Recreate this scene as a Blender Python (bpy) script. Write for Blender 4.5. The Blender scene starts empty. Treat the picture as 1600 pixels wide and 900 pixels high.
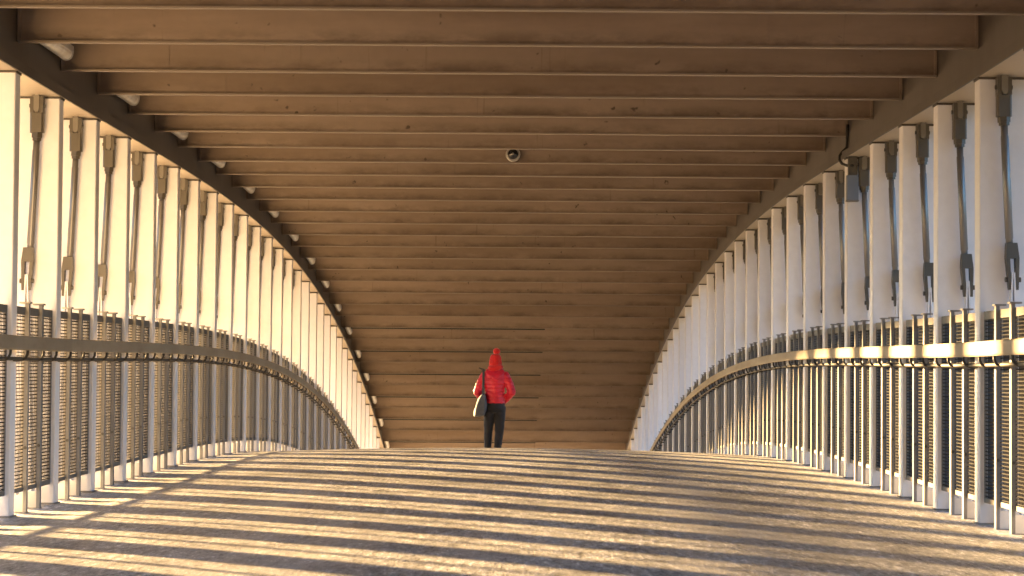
import bpy, bmesh, math, random
from mathutils import Vector, Matrix, Quaternion, noise as mnoise
random.seed(7)
R = math.radians
scene = bpy.context.scene
col = scene.collection

# ------------------------------------------------------------------ bridge profile
P = 1.5                 # bay length along the bridge
XI = 3.10               # inner face of the columns
CX = 0.09               # camera stands a little right of the centre line
HC = 3.077              # path edge to underside of the ceiling beams
ZC = 1.03               # camera height
_c = [-0.1373, 0.281, -0.0784, -1.8741, -1.8003, 1.7362]

def _poly(n):
    t = (n - 25) / 16
    v = 0.0
    for c in _c:
        v = v * t + c
    return v

def z_ceil(y):
    n = y / P
    if n < 9.3:
        d = (_poly(9.8) - _poly(9.3)) / 0.5
        z = _poly(9.3) + min(d, 0.012) * (n - 9.3)
    elif n > 41:
        d = (_poly(41) - _poly(40)) / 1.0
        z = _poly(41) + d * (n - 41) - 0.007 * (n - 41) ** 2
    else:
        z = _poly(n)
    return z + ZC

def z_floor(y):
    return z_ceil(y) - HC

CAMBER = 0.07
def z_path(x, y):
    return z_floor(y) + CAMBER * max(0.0, 1 - (x / 3.1) ** 2)

# ------------------------------------------------------------------ helpers
def tag(o, label=None, cat=None, group=None, kind=None):
    if label: o['label'] = label
    if cat: o['category'] = cat
    if group: o['group'] = group
    if kind: o['kind'] = kind
    return o

def empty(name, loc, label, cat, group=None):
    o = bpy.data.objects.new(name, None)
    o.location = loc
    o.empty_display_size = 0.1
    col.objects.link(o)
    return tag(o, label, cat, group)

class MB:
    """collects solids in world space, then links them as one mesh object"""
    def __init__(s):
        s.v, s.f = [], []
    def add(s, vs, fs):
        b = len(s.v)
        s.v += [tuple(v) for v in vs]
        s.f += [tuple(b + i for i in f) for f in fs]
    def box(s, x0, x1, y0, y1, z0, z1, zf=None, c=0.0):
        """box with optional slope: zf(y) is added to z; c = chamfer of the four long vertical edges"""
        if x0 > x1: x0, x1 = x1, x0
        g = zf or (lambda y: 0.0)
        if c > 0:
            pts = [(x0 + c, y0), (x1 - c, y0), (x1, y0 + c), (x1, y1 - c), (x1 - c, y1), (x0 + c, y1), (x0, y1 - c), (x0, y0 + c)]
        else:
            pts = [(x0, y0), (x1, y0), (x1, y1), (x0, y1)]
        k = len(pts)
        vs = [(x, y, z0 + g(y)) for x, y in pts] + [(x, y, z1 + g(y)) for x, y in pts]
        fs = [tuple(reversed(range(k))), tuple(range(k, 2 * k))]
        fs += [(i, (i + 1) % k, k + (i + 1) % k, k + i) for i in range(k)]
        s.add(vs, fs)
    def rings(s, rings, closed_ends=True):
        k = len(rings[0])
        vs = [v for r in rings for v in r]
        fs = []
        for j in range(len(rings) - 1):
            for i in range(k):
                a, b = j * k + i, j * k + (i + 1) % k
                fs.append((a, b, b + k, a + k))
        if closed_ends:
            fs.append(tuple(reversed(range(k))))
            fs.append(tuple(range((len(rings) - 1) * k, len(rings) * k)))
        s.add(vs, fs)
    def tube(s, pts, r, k=10):
        """swept tube through points; r a number or a list"""
        pts = [Vector(p) for p in pts]
        rs = r if isinstance(r, (list, tuple)) else [r] * len(pts)
        out = []
        ref = None
        for i, p in enumerate(pts):
            d = (pts[min(i + 1, len(pts) - 1)] - pts[max(i - 1, 0)]).normalized()
            if ref is None:
                ref = Vector((1, 0, 0)) if abs(d.x) < 0.8 else Vector((0, 1, 0))
            u = (ref - d * ref.dot(d)).normalized()
            ref = u
            w = d.cross(u)
            out.append([p + (u * math.cos(2 * math.pi * t / k) + w * math.sin(2 * math.pi * t / k)) * rs[i] for t in range(k)])
        s.rings(out)
    def prism(s, poly, axis, a, b):
        """polygon extruded along axis x/y/z from a to b"""
        def m(p, t):
            return {'x': (t, p[0], p[1]), 'y': (p[0], t, p[1]), 'z': (p[0], p[1], t)}[axis]
        s.rings([[m(p, a) for p in poly], [m(p, b) for p in poly]])
    def ellipsoid(s, c, r, n=14, m=9, rot=None):
        c = Vector(c)
        rg = []
        for j in range(m):
            th = math.pi * (j + 0.5) / m
            ring = []
            for i in range(n):
                ph = 2 * math.pi * i / n
                q = Vector((r[0] * math.sin(th) * math.cos(ph), r[1] * math.sin(th) * math.sin(ph), -r[2] * math.cos(th)))
                if rot: q = rot @ q
                ring.append(c + q)
            rg.append(ring)
        s.rings(rg)
    def build(s, name, mat, parent=None, smooth=False, origin=None):
        me = bpy.data.meshes.new(name)
        o = bpy.data.objects.new(name, me)
        off = Vector((0, 0, 0))
        if parent is not None:
            off = parent.matrix_basis.translation.copy()
            pp = parent.parent
            while pp is not None:
                off = off + pp.matrix_basis.translation
                pp = pp.parent
        elif origin is not None:
            off = Vector(origin)
            o.location = off
        me.from_pydata([tuple(Vector(v) - off) for v in s.v], [], s.f)
        bm = bmesh.new(); bm.from_mesh(me)
        bmesh.ops.recalc_face_normals(bm, faces=bm.faces)
        bm.to_mesh(me); bm.free()
        me.materials.append(mat)
        if smooth:
            for p in me.polygons: p.use_smooth = True
        col.objects.link(o)
        if parent is not None: o.parent = parent
        return o

def fuse(o, voxel, smooth=2, post=None):
    """melts the overlapping solids of one mesh into one continuous skin"""
    m = o.modifiers.new('melt', 'REMESH'); m.mode = 'VOXEL'; m.voxel_size = voxel
    if smooth:
        q = o.modifiers.new('soft', 'SMOOTH'); q.factor = 0.5; q.iterations = smooth
    dg = bpy.context.evaluated_depsgraph_get()
    me = bpy.data.meshes.new_from_object(o.evaluated_get(dg))
    o.modifiers.clear()
    old = o.data
    if not me.materials and old.materials: me.materials.append(old.materials[0])
    o.data = me
    if post:
        nr = [v.normal.copy() for v in me.vertices]
        for v, n in zip(me.vertices, nr): post(v, n)
    for p in me.polygons: p.use_smooth = True
    return o

# ------------------------------------------------------------------ materials
def nodes(name):
    m = bpy.data.materials.new(name); m.use_nodes = True
    nt = m.node_tree; nt.nodes.clear()
    out = nt.nodes.new('ShaderNodeOutputMaterial')
    b = nt.nodes.new('ShaderNodeBsdfPrincipled')
    nt.links.new(b.outputs[0], out.inputs[0])
    return m, nt, b

def ramp(nt, src, stops):
    r = nt.nodes.new('ShaderNodeValToRGB')
    e = r.color_ramp.elements
    while len(e) < len(stops): e.new(0.5)
    for i, (p, c) in enumerate(stops):
        e[i].position = p
        e[i].color = (*c, 1) if len(c) == 3 else c
    nt.links.new(src, r.inputs[0])
    return r.outputs[0]

def noise_tex(nt, scale, detail=4, rough=0.55, vec=None, stretch=None):
    n = nt.nodes.new('ShaderNodeTexNoise')
    n.inputs['Scale'].default_value = scale
    n.inputs['Detail'].default_value = detail
    n.inputs['Roughness'].default_value = rough
    g = nt.nodes.new('ShaderNodeNewGeometry')
    src = g.outputs['Position']
    if stretch:
        mp = nt.nodes.new('ShaderNodeMapping')
        mp.inputs['Scale'].default_value = stretch
        nt.links.new(src, mp.inputs[0]); src = mp.outputs[0]
    nt.links.new(src, n.inputs['Vector'])
    return n.outputs['Fac']

def mixc(nt, fac, a, b, mode='MIX'):
    m = nt.nodes.new('ShaderNodeMix'); m.data_type = 'RGBA'; m.blend_type = mode
    for sock, val in ((m.inputs[0], fac), (m.inputs[6], a), (m.inputs[7], b)):
        if isinstance(val, (int, float)): sock.default_value = val
        elif isinstance(val, tuple): sock.default_value = (*val, 1)
        else: nt.links.new(val, sock)
    return m.outputs[2]

def bump(nt, b, h, strength, dist):
    n = nt.nodes.new('ShaderNodeBump')
    n.inputs['Strength'].default_value = strength
    n.inputs['Distance'].default_value = dist
    nt.links.new(h, n.inputs['Height'])
    nt.links.new(n.outputs[0], b.inputs['Normal'])

def paint(name, c, dirt=(0.5, 0.42, 0.34), rough=0.5, amount=0.5, scale=1.3, metal=0.0, streak=(1, 1, 0.18), speck=False, spec=0.5):
    m, nt, b = nodes(name)
    n1 = noise_tex(nt, scale, 5, 0.6, stretch=streak)
    f1 = ramp(nt, n1, [(0.42, (0, 0, 0)), (0.72, (amount, amount, amount))])
    n2 = noise_tex(nt, 14, 3, 0.6)
    f2 = ramp(nt, n2, [(0.35, (0.97, 0.97, 0.97)), (0.7, (1.02, 1.02, 1.02))])
    dc = tuple(a * d for a, d in zip(c, dirt))
    cc = mixc(nt, f1, c, dc)
    cc = mixc(nt, 1.0, cc, f2, 'MULTIPLY')
    oi = nt.nodes.new('ShaderNodeObjectInfo')
    cc = mixc(nt, 1.0, cc, ramp(nt, oi.outputs['Random'], [(0.0, (0.86, 0.85, 0.84)), (1.0, (1.06, 1.06, 1.06))]), 'MULTIPLY')
    if speck:
        n3 = noise_tex(nt, 9, 2, 0.7)
        f3 = ramp(nt, n3, [(0.70, (0, 0, 0)), (0.76, (0.85, 0.85, 0.85))])
        cc = mixc(nt, f3, cc, (0.035, 0.02, 0.012))
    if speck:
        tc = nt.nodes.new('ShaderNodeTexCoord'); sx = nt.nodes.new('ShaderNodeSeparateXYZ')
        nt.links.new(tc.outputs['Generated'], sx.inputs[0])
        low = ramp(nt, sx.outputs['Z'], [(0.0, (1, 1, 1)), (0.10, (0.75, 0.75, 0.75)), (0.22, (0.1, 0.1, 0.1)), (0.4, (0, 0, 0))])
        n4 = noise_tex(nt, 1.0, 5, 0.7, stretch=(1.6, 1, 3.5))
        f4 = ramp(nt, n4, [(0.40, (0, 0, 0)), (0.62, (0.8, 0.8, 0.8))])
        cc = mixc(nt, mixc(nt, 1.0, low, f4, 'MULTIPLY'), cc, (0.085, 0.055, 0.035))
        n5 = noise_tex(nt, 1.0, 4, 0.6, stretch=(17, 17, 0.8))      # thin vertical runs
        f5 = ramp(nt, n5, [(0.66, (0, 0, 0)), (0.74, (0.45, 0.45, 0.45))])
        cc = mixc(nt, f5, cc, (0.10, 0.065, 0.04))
    nt.links.new(cc, b.inputs['Base Color'])
    b.inputs['Roughness'].default_value = rough
    b.inputs['Metallic'].default_value = metal
    b.inputs['Specular IOR Level'].default_value = spec
    bump(nt, b, n2, 0.12, 0.01)
    return m

M = {}
M['column'] = paint('column_paint', (0.765, 0.765, 0.80), (0.86, 0.82, 0.76), 0.55, 0.35, 0.9, streak=(1, 1, 0.25))
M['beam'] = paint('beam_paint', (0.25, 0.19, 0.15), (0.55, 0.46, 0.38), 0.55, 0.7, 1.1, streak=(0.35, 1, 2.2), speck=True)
M['flange'] = paint('flange_paint', (0.225, 0.182, 0.148), (0.7, 0.6, 0.5), 0.5, 0.4, 2.0, streak=(0.5, 1, 1))
M['girder'] = paint('girder_paint', (0.08, 0.068, 0.058), (0.62, 0.55, 0.5), 0.55, 0.8, 1.2, streak=(1, 1.2, 0.12))
M['soffit'] = paint('soffit_paint', (0.46, 0.40, 0.31), (0.8, 0.72, 0.62), 0.5, 0.3, 1.2)
M['ceiling'] = paint('ceiling_paint', (0.2, 0.18, 0.16), (0.6, 0.52, 0.45), 0.7, 0.6, 0.8)
M['post'] = paint('post_galvanised', (0.22, 0.22, 0.22), (0.7, 0.64, 0.58), 0.65, 0.6, 2.2, spec=0.2)
M['frame'] = paint('panel_frame', (0.17, 0.162, 0.148), (0.7, 0.62, 0.54), 0.7, 0.5, 3.0, spec=0.15)
M['mesh'] = paint('mesh_wire', (0.065, 0.065, 0.066), (0.8, 0.74, 0.68), 0.8, 0.4, 3.0, spec=0.08)
M['hook'] = paint('hook_steel', (0.045, 0.04, 0.035), (0.8, 0.8, 0.8), 0.6, 0.3, 3.0, spec=0.25)
M['wire'] = paint('cross_wire', (0.016, 0.016, 0.017), (0.8, 0.8, 0.8), 0.85, 0.3, 3.0, spec=0.05)
M['rail'] = paint('handrail_finish', (0.34, 0.275, 0.19), (0.66, 0.58, 0.5), 0.6, 0.6, 2.4, streak=(1, 0.6, 3), spec=0.2)
M['dark'] = paint('dark_steel', (0.07, 0.068, 0.066), (0.8, 0.75, 0.7), 0.4, 0.4, 4.0, metal=0.4)
M['rod'] = paint('rod_steel', (0.2, 0.195, 0.19), (0.7, 0.62, 0.55), 0.3, 0.5, 5.0, metal=0.4)
M['clevis'] = paint('clevis_paint', (0.085, 0.075, 0.06), (0.7, 0.6, 0.5), 0.45, 0.5, 5.0, metal=0.2)
M['tongue'] = paint('tongue_paint', (0.17, 0.155, 0.13), (0.7, 0.6, 0.5), 0.45, 0.4, 5.0)
M['lamp'] = paint('lamp_cover', (0.78, 0.76, 0.72), (0.6, 0.5, 0.4), 0.35, 0.55, 7.0)
M['lamp_box'] = paint('lamp_housing', (0.55, 0.54, 0.52), (0.7, 0.62, 0.55), 0.4, 0.4, 5.0)
M['black'] = paint('black_rubber', (0.018, 0.018, 0.018), (0.8, 0.8, 0.8), 0.5, 0.3, 5.0)
M['box'] = paint('box_blue_grey', (0.13, 0.155, 0.2), (0.8, 0.76, 0.72), 0.45, 0.3, 4.0)
M['ring'] = paint('camera_ring', (0.4, 0.38, 0.35), (0.7, 0.65, 0.6), 0.35, 0.2, 9.0)

def glass_dark():
    m, nt, b = nodes('camera_dome_dark')
    b.inputs['Base Color'].default_value = (0.01, 0.01, 0.012, 1)
    b.inputs['Roughness'].default_value = 0.06
    b.inputs['Coat Weight'].default_value = 0.6
    return m
M['dome'] = glass_dark()

def cloth(name, c, rough=0.75, weave=220, sheen=0.2, amount=0.35, bs=0.25):
    m, nt, b = nodes(name)
    n = noise_tex(nt, 11, 4, 0.6)
    f = ramp(nt, n, [(0.35, (0, 0, 0)), (0.7, (amount,) * 3)])
    nt.links.new(mixc(nt, f, c, tuple(v * 0.62 for v in c)), b.inputs['Base Color'])
    b.inputs['Roughness'].default_value = rough
    b.inputs['Sheen Weight'].default_value = sheen
    bump(nt, b, noise_tex(nt, weave, 2, 0.5), bs, 0.004)
    return m
M['jacket'] = cloth('jacket_nylon', (0.64, 0.008, 0.03), 0.45, 60, 0.1, 0.3, 0.3)
M['hood'] = cloth('hood_nylon', (0.62, 0.009, 0.035), 0.5, 60, 0.1, 0.3, 0.3)
M['knit'] = cloth('red_knit', (0.62, 0.010, 0.008), 0.9, 130, 0.35, 0.4, 0.8)
M['trousers'] = cloth('dark_trousers', (0.007, 0.0075, 0.011), 0.75, 180, 0.15)
M['tote'] = cloth('grey_canvas', (0.09, 0.094, 0.10), 0.85, 160, 0.15, 0.5)
M['strap'] = cloth('dark_strap', (0.06, 0.055, 0.055), 0.8, 160, 0.1)
M['shoe'] = cloth('shoe_leather', (0.03, 0.028, 0.026), 0.5, 120, 0.0)
M['skin'] = cloth('skin_tone', (0.55, 0.34, 0.25), 0.5, 90, 0.0, 0.15, 0.05)
M['hair'] = cloth('brown_hair', (0.06, 0.035, 0.02), 0.5, 200, 0.1)

def path_mat():
    m, nt, b = nodes('gritty_path_surface')
    big = noise_tex(nt, 0.5, 5, 0.62, stretch=(1, 0.45, 1))
    cb = ramp(nt, big, [(0.30, (0.23, 0.225, 0.225)), (0.50, (0.36, 0.355, 0.36)), (0.68, (0.48, 0.475, 0.48))])
    med = noise_tex(nt, 3.2, 5, 0.7, stretch=(1, 0.6, 1))
    fm = ramp(nt, med, [(0.34, (0.66, 0.66, 0.66)), (0.52, (1, 1, 1)), (0.72, (1.22, 1.2, 1.18))])
    c = mixc(nt, 1.0, cb, fm, 'MULTIPLY')
    fine = noise_tex(nt, 42, 4, 0.8)
    ff = ramp(nt, fine, [(0.30, (0.22, 0.21, 0.20)), (0.44, (0.85, 0.85, 0.85)), (0.55, (1.05, 1.05, 1.05)), (0.70, (1.7, 1.68, 1.65))])
    c = mixc(nt, 1.0, c, ff, 'MULTIPLY')
    grit = noise_tex(nt, 1.0, 5, 0.85, stretch=(30, 5.0, 30))
    fg = ramp(nt, grit, [(0.36, (0.12, 0.115, 0.11)), (0.45, (0.75, 0.75, 0.75)), (0.55, (1.15, 1.15, 1.15)), (0.63, (2.2, 2.2, 2.2))])
    c = mixc(nt, 1.0, c, fg, 'MULTIPLY')
    wear = noise_tex(nt, 1.0, 5, 0.65, stretch=(1.1, 0.22, 1))
    fw = ramp(nt, wear, [(0.48, (0, 0, 0)), (0.66, (0.55, 0.55, 0.55))])
    c = mixc(nt, fw, c, (0.52, 0.51, 0.505))
    damp = noise_tex(nt, 1.0, 4, 0.7, stretch=(0.8, 0.8, 1))
    fd = ramp(nt, damp, [(0.58, (0, 0, 0)), (0.70, (0.6, 0.6, 0.6))])
    c = mixc(nt, fd, c, (0.10, 0.092, 0.088))
    # small dark blots (old gum, tar)
    v = nt.nodes.new('ShaderNodeTexVoronoi'); v.inputs['Scale'].default_value = 1.5
    g = nt.nodes.new('ShaderNodeNewGeometry'); nt.links.new(g.outputs['Position'], v.inputs['Vector'])
    fv = ramp(nt, v.outputs['Distance'], [(0.035, (0.85, 0.85, 0.85)), (0.06, (0, 0, 0))])
    c = mixc(nt, fv, c, (0.03, 0.026, 0.022))
    nt.links.new(c, b.inputs['Base Color'])
    rr = ramp(nt, med, [(0.3, (0.34, 0.34, 0.34)), (0.7, (0.60, 0.60, 0.60))])
    nt.links.new(rr, b.inputs['Roughness'])
    b.inputs['Specular IOR Level'].default_value = 0.4
    mx = nt.nodes.new('ShaderNodeMath'); mx.operation = 'ADD'
    s2 = nt.nodes.new('ShaderNodeMath'); s2.operation = 'MULTIPLY'; s2.inputs[1].default_value = 0.6
    nt.links.new(med, s2.inputs[0])
    nt.links.new(grit, mx.inputs[0]); nt.links.new(s2.outputs[0], mx.inputs[1])
    bump(nt, b, mx.outputs[0], 0.8, 0.03)
    return m
M['path'] = path_mat()

def ground_mat():
    m, nt, b = nodes('dry_ground')
    n = noise_tex(nt, 0.05, 6, 0.6)
    nt.links.new(ramp(nt, n, [(0.35, (0.08, 0.075, 0.045)), (0.6, (0.17, 0.145, 0.09))]), b.inputs['Base Color'])
    b.inputs['Roughness'].default_value = 0.9
    return m
M['ground'] = ground_mat()

# ------------------------------------------------------------------ setting: ground, path, ceiling
mb = MB()
mb.add([(-3000, -3000, -9), (3000, -3000, -9), (3000, 3000, -9), (-3000, 3000, -9)], [(0, 1, 2, 3)])
tag(mb.build('ground', M['ground']), kind='structure')

def bounce_mat():
    m, nt, b = nodes('bounce_sheet_tan')
    n = noise_tex(nt, 0.4, 6, 0.7)
    nt.links.new(ramp(nt, n, [(0.3, (0.52, 0.40, 0.25)), (0.7, (0.64, 0.51, 0.34))]), b.inputs['Base Color'])
    b.inputs['Roughness'].default_value = 0.9
    b.inputs['Specular IOR Level'].default_value = 0.1
    bump(nt, b, n, 0.5, 0.3)
    return m
mb = MB()  # unseen pale sheet added to bounce warm sunlight up to the left ceiling
mb.add([(-260, -300, -8.9), (-2, -300, -8.9), (-2, 320, -8.9), (-260, 320, -8.9)], [(0, 1, 2, 3)])
tag(mb.build('bounce_sheet', bounce_mat()), kind='structure')

Y0, Y1 = -8.0, 66.0
def ysteps(a, b, d=0.75):
    n = max(1, round((b - a) / d))
    return [a + (b - a) * i / n for i in range(n + 1)]

rg = []
xs = [-3.8, -3.35, -3.05, -2.6, -2.0, -1.4, -0.7, 0.0, 0.7, 1.4, 2.0, 2.6, 3.05, 3.35, 3.8]
for y in ysteps(Y0, Y1, 0.5):
    top = [(x, y, z_path(x, y)) for x in xs]
    bot = [(x, y, z_floor(y) - 0.35) for x in reversed(xs)]
    rg.append(top + bot)
mb = MB(); mb.rings(rg)
o = mb.build('path', M['path'])
for p in o.data.polygons:
    p.use_smooth = p.normal.z > 0.9
tag(o, kind='structure')

rg = []
for y in ysteps(Y0, Y1):
    z = z_ceil(y)
    rg.append([(-6.6, y, z + 0.46), (5.6, y, z + 0.46), (5.6, y, z + 0.70), (-6.6, y, z + 0.70)])  # slab widened unseen past the girders to cut sky light on the walls
mb = MB(); mb.rings(rg)
tag(mb.build('ceiling', M['ceiling']), kind='structure')

# unseen ridge ring added to block low sky behind the mesh, lower sunward
def ridge_mat():
    m, nt, b = nodes('sky_blocker_green')
    n = noise_tex(nt, 0.06, 6, 0.65)
    nt.links.new(ramp(nt, n, [(0.35, (0.018, 0.026, 0.010)), (0.65, (0.055, 0.062, 0.026))]), b.inputs['Base Color'])
    b.inputs['Roughness'].default_value = 0.95
    bump(nt, b, n, 1.0, 6.0)
    return m
rg = []
NA = 240
for t in range(NA):
    a = 2 * math.pi * t / NA
    dx, dy = math.cos(a), math.sin(a)
    away = (1 - (dx * -0.72 + dy * 0.69)) / 2       # 0 towards the sun
    h = 14 + 46 * min(1, away * 2.2) + 14 * mnoise.noise(Vector((dx * 4, dy * 4, 1.0))) + 4 * mnoise.noise(Vector((dx * 22, dy * 22, 4.0)))
    rg.append([(dx * r + 0.0, dy * r + 30.0, -9.5 + h * f) for r, f in ((330, 0.0), (370, 0.45), (430, 0.8), (520, 1.0), (700, 0.0))])
rg.append(rg[0])
mb = MB(); mb.rings(rg, closed_ends=False)
tag(mb.build('sky_blocker_ridge', ridge_mat(), smooth=True), kind='structure')

# ------------------------------------------------------------------ number words
ONES = 'zeroth first second third fourth fifth sixth seventh eighth ninth tenth eleventh twelfth thirteenth fourteenth fifteenth sixteenth seventeenth eighteenth nineteenth twentieth'.split()
def word(i):
    if i <= 20: return ONES[i]
    t, u = divmod(i, 10)
    base = {2: 'twenty', 3: 'thirty', 4: 'forty'}[t]
    if u == 0: return {3: 'thirtieth', 4: 'fortieth'}[t]
    return base + '-' + ONES[u]

def col_y(j): return P * (10.155 + j)
CT = 0.16               # column thickness along the bridge
CD = 0.40               # column depth outwards
SOF = 0.205             # soffit below the beam underside
J0, J1 = -4, 30
SIDES = ((-1, 'left', 'sunlit'), (1, 'right', 'shaded'))

# ------------------------------------------------------------------ edge girders
def sweep(mb, poly_of_y, ys):
    mb.rings([poly_of_y(y) for y in ys])
for s, side, light in SIDES:
    g = empty('edge_girder', (s * 3.15, col_y(0), z_ceil(col_y(0))),
              f'long curved dark brown steel girder along the {side} edge of the ceiling', 'girder', 'girders along the ceiling edges')
    ys = ysteps(Y0, Y1)
    mb = MB()
    sweep(mb, lambda y: [(s * a, y, z_ceil(y) + b) for a, b in ((3.133, -0.172), (3.165, -0.172), (3.165, 0.455), (3.133, 0.455))], ys)
    mb.build('web', M['girder'], g)
    mb = MB()
    sweep(mb, lambda y: [(s * a, y, z_ceil(y) + b) for a, b in ((3.0775, -SOF), (3.72, -SOF), (3.72, -0.175), (3.0775, -0.175))], ys)
    mb.build('bottom_flange', M['soffit'], g)
    mb = MB()   # rolled lip on the inner edge
    sweep(mb, lambda y: [(s * a, y, z_ceil(y) + b) for a, b in ((3.064, -0.216), (3.077, -0.216), (3.077, -0.150), (3.064, -0.150))], ys)
    mb.build('edge_lip', M['girder'], g)
    mb = MB()   # outer fascia of the deck edge
    sweep(mb, lambda y: [(s * a, y, z_ceil(y) + b) for a, b in ((3.69, -0.172), (3.715, -0.172), (3.715, 0.455), (3.69, 0.455))], ys)
    mb.build('outer_web', M['girder'], g)

# ------------------------------------------------------------------ ceiling beams
NB = 33
beams = []
for k in range(-1, NB):
    n = 9.28 + k
    y = P * n
    z = z_ceil(y)
    if k < 0:
        lab = 'brown steel ceiling beam crossing overhead just before the topmost one in view'
    elif k == 0:
        lab = 'brown steel ceiling beam cut off by the top edge of the photo'
    elif k == 7:
        lab = 'brown steel ceiling beam that carries the round dome camera'
    else:
        lab = f'brown steel ceiling beam, {word(k + 1)} counted from the top edge of the photo'
    e = empty('ceiling_beam', (0, y, z), lab, 'beam', 'steel beams crossing the ceiling'); e['kind'] = 'thing'
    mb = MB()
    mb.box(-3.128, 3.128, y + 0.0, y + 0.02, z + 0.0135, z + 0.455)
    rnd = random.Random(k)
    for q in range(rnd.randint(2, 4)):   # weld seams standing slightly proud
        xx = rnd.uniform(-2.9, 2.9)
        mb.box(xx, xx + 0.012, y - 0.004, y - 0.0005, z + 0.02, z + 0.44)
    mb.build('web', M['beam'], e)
    mb = MB()
    mb.box(-3.126, 3.126, y - 0.022, y + 0.042, z, z + 0.013)
    mb.build('bottom_flange', M['flange'], e)
    for s in (-1, 1):
        mb = MB(); mb.box(s * 3.128, s * 3.108, y - 0.018, y + 0.038, z + 0.0135, z + 0.45)
        mb.build('end_plate', M['beam'], e)
    if k >= 21 and k % 2 == 1:
        mb = MB(); mb.box(-2.95, 0.76, y - 0.018, y + 0.012, z - 0.026, z - 0.002)
        mb.build('cable_duct', M['black'], e)

# ------------------------------------------------------------------ columns
for s, side, light in SIDES:
    for j in range(J0, J1 + 1):
        y = col_y(j)
        zb, zt = z_floor(y + CT / 2), z_ceil(y + CT / 2) - SOF
        c = j + 1 if side == 'left' else j + 2
        if c <= 0:
            lab = f'flat pale steel column of the {side} row, {word(1 - c)} one this side of the picture edge'
        else:
            lab = f'flat pale grey steel column of the {light} {side} row, {word(c)} counted from the front'
        e = empty('column', (s * (XI + CD / 2), y + CT / 2, zb), lab, 'column', f'flat columns along the {side} side'); e['kind'] = 'thing'
        mb = MB(); mb.box(s * XI, s * (XI + CD), y, y + CT, zb + 0.012, zt - 0.016, c=0.006)
        mb.build('shaft', M['column'], e)
        mb = MB(); mb.box(s * (XI - 0.006), s * (XI + CD + 0.02), y - 0.004, y + CT + 0.004, zt - 0.016, zt + 0.001)
        mb.build('cap_plate', M['girder'], e)
        mb = MB(); mb.box(s * (XI - 0.012), s * (XI + CD + 0.02), y - 0.02, y + CT + 0.02, zb - 0.02, zb + 0.012)
        mb.build('base_plate', M['post'], e)

# ------------------------------------------------------------------ mesh fences
def sect_bars(mb, xo, y0, y1, zlo, zhi, zf):
    """flat horizontal wires of a woven panel"""
    nbar = int((zhi - zlo) / 0.0235)
    for i in range(nbar):
        z = zlo + (i + 0.5) * (zhi - zlo) / nbar
        mb.box(xo - 0.003, xo + 0.003, y0, y1, z - 0.0032, z + 0.0032, zf=zf)
def sect_strips(mb, xo, sgn, y0, y1, zlo, zhi, zf):
    """upright flat strips behind the horizontal wires"""
    nw = max(2, round((y1 - y0) / 0.045))
    for i in range(1, nw):
        y = y0 + (y1 - y0) * i / nw
        mb.box(xo + sgn * 0.0032, xo + sgn * (0.0155 if sgn > 0 else 0.0085), y - 0.0008, y + 0.0008, zlo, zhi, zf=zf)

for s, side, light in SIDES:
    for j in range(J0, 24):
        ya, yb = col_y(j) + CT, col_y(j + 1)
        c = j + 1 if side == 'left' else j + 2
        if c <= 0:
            lab = f'mesh fence bay of the {side} row, {word(1 - c)} one this side of its first column'
        else:
            lab = f'mesh fence bay with two posts between {word(c)} and {word(c + 1)} columns, {side} row'
        ym = (ya + yb) / 2
        e = empty('mesh_fence', (s * 3.15, ym, z_floor(ym)), lab, 'fence', f'mesh fence bays along the {side} side')
        p1, p2 = P * (10.155 + j + 0.40), P * (10.155 + j + 0.70)
        for py in (p1, p2):
            zb = z_floor(py)
            mb = MB()
            mb.box(s * 3.102, s * 3.126, py - 0.052, py - 0.002, zb + 0.0, zb + 1.385)
            po = mb.build('post', M['post'], e)
            mb = MB(); mb.box(s * 3.092, s * 3.165, py - 0.068, py + 0.014, zb + 1.3855, zb + 1.396)
            mb.build('cap', M['post'], po)
            mb = MB()   # upright gusset behind the foot of the post
            mb.prism([(s * 3.126, zb + 0.006), (s * 3.27, zb + 0.006), (s * 3.27, zb + 0.07), (s * 3.242, zb + 0.106), (s * 3.17, zb + 0.116), (s * 3.126, zb + 0.116)], 'y', py - 0.034, py - 0.022)
            mb.build('gusset', M['lamp_box'], po)
            mb = MB(); mb.box(s * 3.10, s * 3.31, py - 0.065, py + 0.02, zb - 0.015, zb + 0.005)
            mb.build('foot_plate', M['post'], po)
            mb = MB(); mb.tube([(s * 3.114, py - 0.058, zb + 0.43), (s * 3.114, py + 0.004, zb + 0.43)], 0.011, 8)
            mb.build('clamp', M['dark'], po)
        for (a, b) in ((ya + 0.012, p1 - 0.030), (p1 - 0.026, p2 - 0.030), (p2 - 0.026, yb - 0.012)):
            x0, x1 = s * 3.1265, s * 3.145
            mb = MB()
            mb.box(x0, x1, a, b, 1.31, 1.362, zf=z_floor)
            mb.box(x0, x1, a, b, 0.142, 0.172, zf=z_floor)
            mb.box(x0, x1, a, a + 0.018, 0.172, 1.31, zf=z_floor)
            mb.box(x0, x1, b - 0.018, b, 0.172, 1.31, zf=z_floor)
            fr = mb.build('panel_frame', M['frame'], e)
            mb = MB(); sect_bars(mb, s * 3.134, a + 0.018, b - 0.018, 0.172, 1.31, z_floor)
            mb.build('cross_wires', M['wire'], fr)
            mb = MB(); sect_strips(mb, s * 3.134, s, a + 0.018, b - 0.018, 0.172, 1.31, z_floor)
            mb.build('mesh_strips', M['mesh'], fr)

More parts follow.
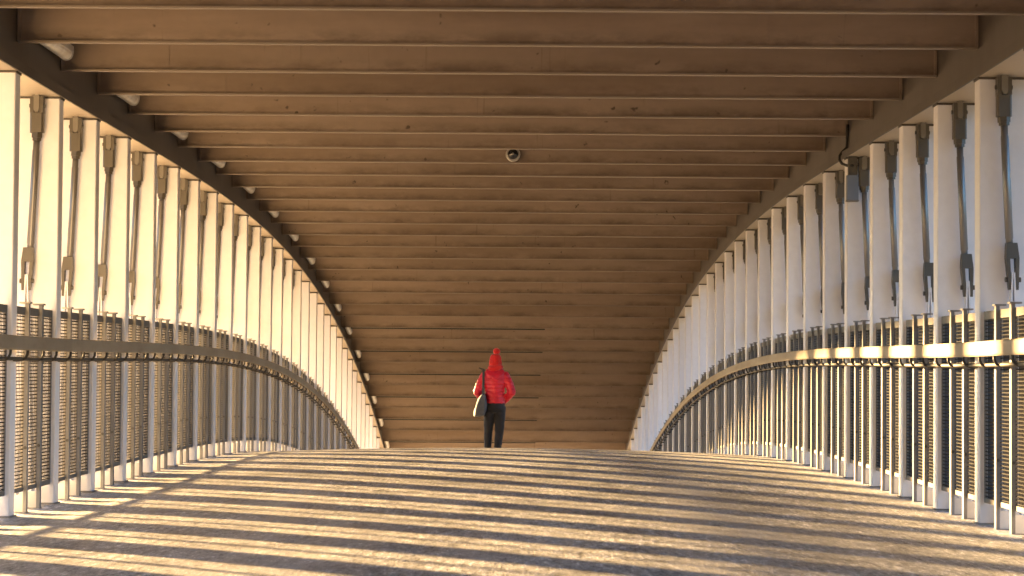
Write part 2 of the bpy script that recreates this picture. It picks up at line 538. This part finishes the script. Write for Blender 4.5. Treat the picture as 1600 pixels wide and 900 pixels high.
# ------------------------------------------------------------------ handrails
for s, side, light in SIDES:
    e = empty('handrail', (s * 3.0, col_y(0), z_floor(col_y(0)) + 1.1),
              f'long curved beige handrail running along the {side} fence, its bar held on small hooks', 'handrail', 'handrails along both fences')
    ya, yb = col_y(-3), col_y(25)
    nsec = 14
    for i in range(nsec):
        a, b = ya + (yb - ya) * i / nsec + 0.0015, ya + (yb - ya) * (i + 1) / nsec - 0.0015
        mb = MB()
        prof = [(2.985, 1.083), (2.99, 1.071), (3.022, 1.071), (3.027, 1.083), (3.027, 1.152), (3.022, 1.162), (2.99, 1.162), (2.985, 1.152)]
        mb.rings([[(s * u, y, z_floor(y) + v) for u, v in prof] for y in ysteps(a, b, 0.375)])
        mb.build('rail_section', M['rail'], e)
    mb = MB()
    mb.tube([(s * 3.045, y, z_floor(y) + 1.017) for y in ysteps(ya, yb, 0.375)], 0.0125, 8)
    mb.build('lower_bar', M['hook'], e, smooth=True)
    for j in range(J0, 25):
        for dy in (0.05, 0.40, 0.70):
            y = P * (10.155 + j + dy) - 0.02
            z = z_floor(y)
            mb = MB()
            mb.tube([(s * 3.006, y, z + 1.071), (s * 3.008, y, z + 1.045), (s * 3.02, y, z + 1.022), (s * 3.045, y, z + 1.008), (s * 3.075, y, z + 1.006), (s * 3.112, y, z + 1.012)], 0.009, 7)
            mb.build('hook', M['hook'], e, smooth=True)

# ------------------------------------------------------------------ tie rods
def hexring(c, d, r, h0, h1):
    d = d.normalized()
    u = d.orthogonal().normalized(); w = d.cross(u)
    return [[c + d * h + (u * math.cos(math.pi * t / 3) + w * math.sin(math.pi * t / 3)) * r for t in range(6)] for h in (h0, h1)]
for s, side, light in SIDES:
    for j in range(J0, 15):
        if j < (1 if side == 'left' else 0): continue
        y = col_y(j) - 0.078
        zs = z_ceil(y) - SOF
        zf = z_floor(y)
        c = j + 1 if side == 'left' else j + 2
        lab = f'slanting steel tie rod in front of the {word(c)} column of the {side} row'
        xt, xb = s * 3.24, s * 3.30
        e = empty('tie_rod', (xt, y, zs), lab, 'tie rod', f'slanting tie rods along the {side} side')
        top, bot = Vector((xt, y, zs)), Vector((xb, y, zf + 1.50))
        d = (bot - top).normalized()
        # top clevis: two cheeks and a closing block, the soffit's tongue between them
        mb = MB()
        for q in (-1, 1):
            mb.box(xt + q * 0.020, xt + q * 0.046, y - 0.036, y + 0.036, zs - 0.125, zs - 0.012)
        mb.box(xt - 0.046, xt + 0.046, y - 0.036, y + 0.036, zs - 0.265, zs - 0.1255, c=0.010)
        cl = mb.build('top_clevis', M['clevis'], e)
        mb = MB(); mb.tube([(xt - 0.056, y, zs - 0.075), (xt + 0.056, y, zs - 0.075)], 0.014, 10)
        mb.build('pin', M['dark'], cl)
        mb = MB()
        mb.prism([(xt - 0.0195, zs - 0.10), (xt - 0.012, zs - 0.122), (xt + 0.012, zs - 0.122), (xt + 0.0195, zs - 0.10), (xt + 0.0195, zs), (xt - 0.0195, zs)], 'y', y - 0.043, y + 0.02)
        mb.build('tongue', M['tongue'], e)
        st = Vector((xt, y, zs - 0.2655))
        mb = MB(); mb.rings(hexring(st, d, 0.041, 0.0, 0.034)); mb.rings(hexring(st, d, 0.034, 0.0345, 0.055))
        mb.build('nut', M['clevis'], e)
        L = (bot - st).length
        mb = MB(); mb.tube([st + d * 0.0552, st + d * 0.12, st + d * 0.125, st + d * (L - 0.33), st + d * (L - 0.325), st + d * (L - 0.27)], [0.0235, 0.0235, 0.0265, 0.0265, 0.0235, 0.0235], 16)
        mb.build('rod', M['rod'], e, smooth=True)
        # bottom fork: shoulder, two tapering cheeks, pin, and the pair of plates it is pinned to
        b0 = bot - d * 0.30
        mb = MB()
        mb.rings([[b0 + Vector((a * 0.034, bb * 0.03, 0)) for a, bb in ((-1, -1), (1, -1), (1, 1), (-1, 1))],
                  [b0 + d * 0.10 + Vector((a * 0.042, bb * 0.034, 0)) for a, bb in ((-1, -1), (1, -1), (1, 1), (-1, 1))]])
        for q in (-1, 1):
            mb.rings([[b0 + d * 0.1005 + Vector((q * 0.030 + a * 0.0115, bb * 0.034, 0)) for a, bb in ((-1, -1), (1, -1), (1, 1), (-1, 1))],
                      [b0 + d * 0.30 + Vector((q * 0.022 + a * 0.009, bb * 0.022, 0)) for a, bb in ((-1, -1), (1, -1), (1, 1), (-1, 1))]])
        fk = mb.build('bottom_fork', M['clevis'], e)
        pc = b0 + d * 0.235
        mb = MB(); mb.tube([pc - Vector((0.05, 0, 0)), pc + Vector((0.05, 0, 0))], 0.017, 10)
        mb.build('pin', M['dark'], fk)
        mb = MB()
        t0 = b0 + d * 0.19
        for q, foot in ((-1, -0.055), (1, 0.055)):
            mb.rings([[t0 + Vector((q * 0.006 + a * 0.005, bb * 0.03, 0)) for a, bb in ((-1, -1), (1, -1), (1, 1), (-1, 1))],
                      [Vector((t0.x + foot, y, zf + 0.0)) + Vector((a * 0.008, bb * 0.05, 0)) for a, bb in ((-1, -1), (1, -1), (1, 1), (-1, 1))]])
        mb.build('anchor_plate', M['column'], e)

# ------------------------------------------------------------------ tube lamps on the left girder
lc = 0
for k in range(1, 33, 2):
    lc += 1
    ya, yb = P * (9.28 + k) + 0.22, P * (9.28 + k + 1) - 0.19
    ym = (ya + yb) / 2
    e = empty('tube_lamp', (-3.06, ym, z_ceil(ym) + 0.1), f'white tube lamp on the left girder between ceiling beams, {word(lc)} counted from the front', 'lamp', 'tube lamps along the left girder')
    zl = z_ceil
    def prof(sc, cx=-3.058, cz=0.105):
        pts = []
        for t in range(9):
            a = math.pi + math.pi * t / 8
            pts.append((cx + 0.052 * sc * math.cos(a), cz + 0.055 * sc * math.sin(a)))
        return pts
    mb = MB(); mb.rings([[(u, y, zl(y) + v) for u, v in prof(0.96)] for y in (ya + 0.03, (ya + yb) / 2, yb - 0.03)])
    mb.build('diffuser', M['lamp'], e, smooth=False)
    mb = MB(); mb.box(-3.112, -3.004, ya, yb, 0.1055, 0.15, zf=zl)
    mb.build('housing', M['lamp_box'], e)
    for (a, b) in ((ya, ya + 0.029), (yb - 0.029, yb)):
        mb = MB(); mb.rings([[(u, y, zl(y) + v) for u, v in prof(1.02)] for y in (a, b)])
        mb.build('end_cap', M['lamp_box'], e)
    mb = MB(); mb.box(-3.127, -3.05, ym - 0.03, ym + 0.03, 0.1505, 0.18, zf=zl)
    mb.build('bracket', M['girder'], e)

# ------------------------------------------------------------------ dome camera
k = 7
y = P * (9.28 + k); z = z_ceil(y) + 0.088
xd = CX + (800 - 797) / 152
e = empty('dome_camera', (xd, y - 0.05, z), 'round dome camera with dark lens and pale ring on a ceiling beam', 'camera')
def ydisc(rs):
    return [[(xd + r * math.cos(2 * math.pi * t / 28), y + dy, z + r * math.sin(2 * math.pi * t / 28)) for t in range(28)] for dy, r in rs]
mb = MB(); mb.rings(ydisc([(-0.0005, 0.075), (-0.07, 0.075), (-0.085, 0.070), (-0.088, 0.058), (-0.074, 0.055)]))
mb.build('housing_ring', M['ring'], e, smooth=False)
mb = MB(); mb.rings(ydisc([(-0.0745, 0.0545), (-0.088, 0.053), (-0.104, 0.046), (-0.116, 0.034), (-0.123, 0.018), (-0.125, 0.004)]))
mb.build('dome', M['dome'], e, smooth=True)
mb = MB(); mb.rings(ydisc([(-0.1175, 0.0001)] ) + ydisc([(-0.130, 0.012)]) + ydisc([(-0.136, 0.010)]))
mb.build('lens', M['rod'], e, smooth=True)

# ------------------------------------------------------------------ small box and cable under the right soffit
y = col_y(4) - 0.065; zs = z_ceil(y) - SOF
e = empty('junction_box', (3.15, y, zs), 'blue grey junction box under the right soffit beside a tie rod', 'box')
mb = MB(); mb.box(3.085, 3.188, y - 0.045, y + 0.045, zs - 0.39, zs - 0.17, c=0.004)
bx = mb.build('case', M['box'], e)
mb = MB(); mb.box(3.083, 3.19, y - 0.05, y + 0.047, zs - 0.402, zs - 0.3905); mb.build('rim', M['frame'], bx)
mb = MB(); mb.box(3.10, 3.18, y - 0.02, y + 0.03, zs - 0.1695, zs - 0.001)
mb.build('mounting_bracket', M['clevis'], e)
yb = P * 14.28 - 0.075; zc = z_ceil(yb)
mb = MB()
mb.tube([(3.119, yb, zc + 0.1), (3.117, yb, zc + 0.02), (3.116, yb - 0.005, zc - 0.05), (3.110, yb - 0.01, zc - 0.11), (3.075, yb - 0.015, zc - 0.145), (3.045, yb - 0.025, zc - 0.185), (3.042, yb - 0.04, zc - 0.225), (3.06, yb - 0.07, zc - 0.262), (3.10, yb - 0.13, zc - 0.285), (3.135, y - 0.03, zc - 0.29)], 0.013, 8)
tag(mb.build('cable', M['black'], None, smooth=True, origin=(3.1, yb, zc)), 'black cable looping down the right girder into the junction box', 'cable')

# ------------------------------------------------------------------ the person walking away
PY = P * 25.8
PX = CX - 0.235
PZ = z_path(PX, PY)
person = empty('person', (PX, PY, PZ), 'person walking away in red jacket, red bobble hat and dark trousers', 'person')
def W(x, y, z): return Vector((PX + x, PY + y, PZ + z))
def oval(x, y, z, rx, ry, k=20, tilt=0.0):
    return [W(x + rx * math.cos(2 * math.pi * t / k), y + ry * math.sin(2 * math.pi * t / k), z + tilt * math.sin(2 * math.pi * t / k)) for t in range(k)]
def limb(mb, pts, rs, k=14):
    """tapering limb with rounded joints and ends"""
    vs = [W(*p) for p in pts]
    for i in range(len(vs) - 1):
        a, b = vs[i], vs[i + 1]
        n = 5
        mb.tube([a.lerp(b, t / n) for t in range(n + 1)], [rs[i] + (rs[i + 1] - rs[i]) * t / n for t in range(n + 1)], k)
    for v, r in zip(vs, rs):
        mb.ellipsoid(v, (r, r, r), k, 8)

# joints (x right, y ahead, z up), hands in the jacket pockets
LH, LK, LA = (-0.085, 0, 0.86), (-0.105, 0.03, 0.47), (-0.115, -0.03, 0.085)
RH, RK, RA = (0.085, 0, 0.86), (0.075, -0.02, 0.46), (0.035, -0.13, 0.10)
LS, LE, LW = (-0.165, 0.0, 1.395), (-0.285, -0.05, 1.13), (-0.19, 0.13, 1.00)
RS, RE, RW = (0.165, 0.0, 1.395), (0.275, -0.06, 1.13), (0.155, 0.11, 0.985)

# body: one continuous figure
mb = MB()
mb.rings([oval(0, 0, 0.80, 0.10, 0.08), oval(0, 0, 0.87, 0.155, 0.105), oval(0, 0, 0.97, 0.14, 0.095), oval(0, 0, 1.08, 0.118, 0.085),
          oval(0, 0, 1.22, 0.14, 0.095), oval(0, 0, 1.34, 0.155, 0.095), oval(0, 0, 1.42, 0.12, 0.075), oval(0, 0.005, 1.455, 0.06, 0.055)])
mb.tube([W(0, 0, 1.40), W(0, 0.012, 1.50), W(0, 0.02, 1.55)], [0.058, 0.052, 0.054], 14)
mb.ellipsoid(W(0, 0.03, 1.60), (0.073, 0.092, 0.108), 18, 12)
mb.ellipsoid(W(0, 0.055, 1.54), (0.052, 0.062, 0.05), 14, 8)                        # jaw
mb.tube([W(0, 0.108, 1.615), W(0, 0.132, 1.578)], [0.011, 0.016], 8)                # nose
mb.ellipsoid(W(0, 0.112, 1.548), (0.024, 0.010, 0.008), 8, 6)                       # mouth
for q in (-1, 1):
    mb.ellipsoid(W(q * 0.075, 0.02, 1.59), (0.010, 0.022, 0.032), 8, 6)             # ears
    mb.ellipsoid(W(q * 0.03, 0.108, 1.60), (0.013, 0.010, 0.009), 8, 6)             # lids
for hip, kn, an in ((LH, LK, LA), (RH, RK, RA)):
    limb(mb, (hip, kn, an), (0.082, 0.054, 0.038))
    mb.ellipsoid(W(an[0], an[1] + 0.06, an[2] - 0.045), (0.04, 0.115, 0.035), 12, 8)
for sh, el, wr, q in ((LS, LE, LW, -1), (RS, RE, RW, 1)):
    limb(mb, (sh, el, wr), (0.05, 0.04, 0.028))
    hd = Vector((-q * 0.03, 0.07, -0.03))
    pc = Vector(wr) + hd * 0.6
    mb.tube([W(*wr), W(*pc), W(*(Vector(wr) + hd))], [0.028, 0.04, 0.038], 10)      # palm
    for fi in range(4):
        off = Vector((0.004 * fi * q, 0.0, 0.026 - 0.0175 * fi))
        a = Vector(wr) + hd + off
        ln = (0.062, 0.070, 0.066, 0.052)[fi]
        b = a + Vector((-q * 0.45, 0.8, -0.25)) * ln * 0.5
        c2 = b + Vector((-q * 0.85, 0.35, -0.3)) * ln * 0.5
        mb.tube([W(*a), W(*b), W(*c2)], [0.0095, 0.009, 0.0075], 7)
    a = Vector(wr) + hd * 0.35 + Vector((0, 0.0, 0.03)); b = a + Vector((-q * 0.025, 0.028, 0.02)); c2 = b + Vector((-q * 0.022, 0.026, 0.0))
    mb.tube([W(*a), W(*b), W(*c2)], [0.012, 0.0105, 0.009], 7)
body = fuse(mb.build('body', M['skin'], person), 0.0075, 2)

# trousers
mb = MB()
mb.rings([oval(0, 0, 0.79, 0.13, 0.10), oval(0, -0.01, 0.86, 0.172, 0.128), oval(0, -0.008, 0.93, 0.166, 0.122), oval(0, 0, 1.02, 0.142, 0.108)])
for hip, kn, an in ((LH, LK, LA), (RH, RK, RA)):
    hx = Vector(hip); kx = Vector(kn); ax = Vector(an)
    pts = [hx, hx.lerp(kx, 0.45), kx, kx.lerp(ax, 0.5), ax + Vector((0, 0, 0.0))]
    limb(mb, [tuple(p) for p in pts], (0.099, 0.088, 0.070, 0.063, 0.058))
def folds(v, n):
    p = v.co
    v.co += n * 0.006 * mnoise.noise(Vector((p.x * 9, p.y * 9, p.z * 16)))
fuse(mb.build('trousers', M['trousers'], person), 0.010, 3, folds)

# shoes
for an in (LA, RA):
    mb = MB()
    c = Vector(an)
    mb.ellipsoid(W(c.x, c.y + 0.06, c.z - 0.045), (0.050, 0.135, 0.042), 14, 8)
    mb.ellipsoid(W(c.x, c.y - 0.01, c.z - 0.01), (0.048, 0.06, 0.06), 12, 8)
    mb.box(PX + c.x - 0.046, PX + c.x + 0.046, PY + c.y - 0.06, PY + c.y + 0.185, PZ + c.z - 0.088, PZ + c.z - 0.06)
    fuse(mb.build('shoe', M['shoe'], person), 0.009, 2)

# jacket: torso and sleeves, quilted in bands
mb = MB()
mb.rings([oval(0, 0, 0.945, 0.152, 0.122), oval(0, -0.004, 0.955, 0.160, 0.13), oval(0, -0.004, 1.03, 0.158, 0.128), oval(0, 0, 1.12, 0.155, 0.122),
          oval(0, -0.002, 1.24, 0.172, 0.13), oval(0, -0.006, 1.34, 0.188, 0.132), oval(0, -0.008, 1.41, 0.178, 0.118), oval(0, 0, 1.455, 0.125, 0.10), oval(0, 0.005, 1.50, 0.078, 0.075)], True)
for sh, el, wr, q in ((LS, LE, LW, -1), (RS, RE, RW, 1)):
    s1 = Vector(sh) + Vector((0, -0.005, -0.005)); e1 = Vector(el); w1 = Vector(wr)
    pts = [s1, s1.lerp(e1, 0.5) + Vector((q * 0.012, 0, 0.004)), e1, e1.lerp(w1, 0.5), w1 + (w1 - e1).normalized() * 0.03]
    limb(mb, [tuple(p) for p in pts], (0.074, 0.070, 0.065, 0.062, 0.052))
def quilt(v, n):
    p = v.co
    zz = p.z + 0.015 * mnoise.noise(Vector((p.x * 6, p.y * 6, 0)))
    b = abs(math.sin(math.pi * zz / 0.062))
    v.co += n * (0.009 * (b ** 0.6) - 0.005 + 0.005 * mnoise.noise(Vector((p.x * 22, p.y * 22, p.z * 22))))
fuse(mb.build('jacket', M['jacket'], person), 0.009, 2, quilt)

# folded hood on the upper back, collar and scarf
mb = MB()
def hoodring(z, w, d, yb):
    return [W(w * math.cos(math.pi + math.pi * t / 12), yb - d * abs(math.sin(math.pi * t / 12)) ** 0.8, z - 0.035 * math.sin(math.pi * t / 12)) for t in range(13)] + \
           [W(w * 0.8 * math.cos(math.pi * t / 12), yb + 0.03 - d * 0.2 * abs(math.sin(math.pi * t / 12)), z - 0.01 * math.sin(math.pi * t / 12)) for t in range(13)]
mb.rings([hoodring(1.365, 0.045, 0.06, -0.09), hoodring(1.39, 0.10, 0.075, -0.085), hoodring(1.425, 0.145, 0.085, -0.07), hoodring(1.465, 0.16, 0.085, -0.045), hoodring(1.495, 0.145, 0.07, -0.025), hoodring(1.51, 0.11, 0.05, -0.01)])
def hf(v, n):
    p = v.co
    v.co += n * 0.007 * mnoise.noise(Vector((p.x * 20, p.y * 14, p.z * 20)))
fuse(mb.build('hood', M['hood'], person), 0.009, 3, hf)
mb = MB()
ring = lambda z, r, ph: [W((r + 0.008 * math.sin(3 * a + ph)) * math.cos(a) * 1.06, 0.01 + (r + 0.008 * math.sin(2 * a + ph)) * math.sin(a), z + 0.012 * math.sin(a + ph)) for a in [2 * math.pi * t / 24 for t in range(24)]]
mb.rings([ring(1.475, 0.085, 0.2), ring(1.49, 0.115, 0.8), ring(1.515, 0.124, 1.3), ring(1.54, 0.118, 2.1), ring(1.56, 0.096, 2.6), ring(1.57, 0.075, 3.0)])
fuse(mb.build('scarf', M['knit'], person), 0.009, 2, hf)

# knitted hat with cuff and bobble
mb = MB()
def hr(z, r, y=0.03): return oval(0.004 + (z - 1.55) * 0.03, y, z, r * 0.93, r * 1.08, 26)
mb.rings([hr(1.545, 0.092), hr(1.55, 0.104), hr(1.59, 0.110), hr(1.625, 0.109), hr(1.632, 0.103), hr(1.67, 0.101, 0.026), hr(1.705, 0.092, 0.022), hr(1.735, 0.072, 0.018), hr(1.752, 0.035, 0.015)])
hat = mb.build('hat', M['knit'], person)
def knit(v, n):
    p = v.co
    a = math.atan2(p.y - 0.03, p.x)
    v.co += n * 0.0035 * math.sin(a * 26)
fuse(hat, 0.007, 2, knit)
mb = MB(); mb.ellipsoid(W(0.024, 0.012, 1.79), (0.056, 0.056, 0.052), 24, 16)
def fluff(v, n):
    v.co += n * 0.012 * mnoise.noise(v.co * 70)
fuse(mb.build('bobble', M['knit'], hat), 0.006, 0, fluff)

# tote bag on the left shoulder (its own thing)
bag = empty('tote_bag', tuple(W(-0.225, -0.10, 0.74)), 'grey canvas tote bag hanging from the left shoulder of the person in red', 'bag')
mb = MB()
def bagring(z, w, d, x, sk=0.0):
    out = []
    for t in range(20):
        a = 2 * math.pi * t / 20
        ca, sa = math.cos(a), math.sin(a)
        out.append(W(x + w * math.copysign(abs(ca) ** 0.6, ca), -0.095 + d * math.copysign(abs(sa) ** 0.7, sa), z + sk * ca))
    return out
mb.rings([bagring(0.735, 0.062, 0.10, -0.262, 0.008), bagring(0.75, 0.092, 0.15, -0.252, 0.012), bagring(0.82, 0.104, 0.17, -0.235, 0.012), bagring(0.92, 0.094, 0.17, -0.218, 0.008), bagring(1.01, 0.072, 0.165, -0.203), bagring(1.08, 0.036, 0.15, -0.193), bagring(1.115, 0.014, 0.12, -0.188)])
def sag(v, n):
    p = v.co
    v.co += n * 0.012 * mnoise.noise(Vector((p.x * 10 + 3, p.y * 8, p.z * 9)))
fuse(mb.build('bag_body', M['tote'], bag), 0.010, 3, sag)
for dy0, dy1 in ((-0.205, -0.06), (0.0, 0.02)):
    mb = MB()
    pts = [W(-0.19, dy0, 1.08), W(-0.188, dy0 * 0.9 - 0.012, 1.2), W(-0.186, -0.135 if dy0 < -0.1 else 0.1, 1.33), W(-0.186, -0.10 if dy0 < -0.1 else 0.085, 1.43), W(-0.188, -0.045 if dy0 < -0.1 else 0.05, 1.490), W(-0.20, 0.0, 1.502)]
    rg = []
    for i, p in enumerate(pts):
        d = (pts[min(i + 1, len(pts) - 1)] - pts[max(i - 1, 0)]).normalized()
        u = Vector((1, 0.25, 0)); u = (u - d * u.dot(d)).normalized(); w = d.cross(u)
        rg.append([p + u * 0.019 + w * 0.004, p - u * 0.019 + w * 0.004, p - u * 0.019 - w * 0.004, p + u * 0.019 - w * 0.004])
    mb.rings(rg)
    mb.build('strap', M['strap'], bag)
mb = MB(); mb.tube([W(-0.19, -0.03, 1.495), W(-0.225, -0.03, 1.507), W(-0.262, -0.035, 1.522)], [0.013, 0.012, 0.008], 8)
mb.build('strap_end', M['strap'], bag)

# ------------------------------------------------------------------ light
AZ, EL = R(50), R(8.6)          # degrees ahead of square-left, height above the horizon
sd = Vector((-math.cos(AZ) * math.cos(EL), math.sin(AZ) * math.cos(EL), math.sin(EL)))
L = bpy.data.lights.new('sun', 'SUN'); L.energy = 5.0; L.angle = R(1.6); L.color = (1.0, 0.63, 0.26)
lo = bpy.data.objects.new('sun', L); lo.rotation_euler = sd.to_track_quat('Z', 'Y').to_euler(); lo.location = (-20, 20, 20)
col.objects.link(lo)
w = bpy.data.worlds.new('World'); scene.world = w; w.use_nodes = True
nt = w.node_tree; nt.nodes.clear()
sky = nt.nodes.new('ShaderNodeTexSky'); sky.sky_type = 'NISHITA'; sky.sun_disc = False
sky.sun_elevation = EL; sky.sun_rotation = math.atan2(sd.x, sd.y)
sky.air_density = 1.0; sky.dust_density = 0.4; sky.ozone_density = 4.0
bg = nt.nodes.new('ShaderNodeBackground'); bg.inputs[1].default_value = 0.072
ow = nt.nodes.new('ShaderNodeOutputWorld')
nt.links.new(sky.outputs[0], bg.inputs[0]); nt.links.new(bg.outputs[0], ow.inputs[0])

# ------------------------------------------------------------------ camera
cam = bpy.data.cameras.new('camera'); co = bpy.data.objects.new('camera', cam); col.objects.link(co)
F = 3715.5
cam.sensor_width = 36; cam.lens = F * 36 / 1600
cam.clip_start = 0.1; cam.clip_end = 8000
pitch = math.atan((590 - 450) / F)
co.matrix_world = Matrix.Translation((CX, 0, ZC)) @ Matrix.Rotation(-3 / F, 4, 'Z') @ Matrix.Rotation(R(90) + pitch, 4, 'X') @ Matrix.Rotation(R(0.4), 4, 'Z')
cam.dof.use_dof = True; cam.dof.focus_distance = 33.0; cam.dof.aperture_fstop = 13.0
scene.camera = co
scene.render.engine = 'CYCLES'
scene.cycles.max_bounces = 10
scene.cycles.diffuse_bounces = 8
scene.view_settings.view_transform = 'Standard'
scene.view_settings.look = 'None'
scene.view_settings.exposure = 3.8
scene.view_settings.gamma = 1.0
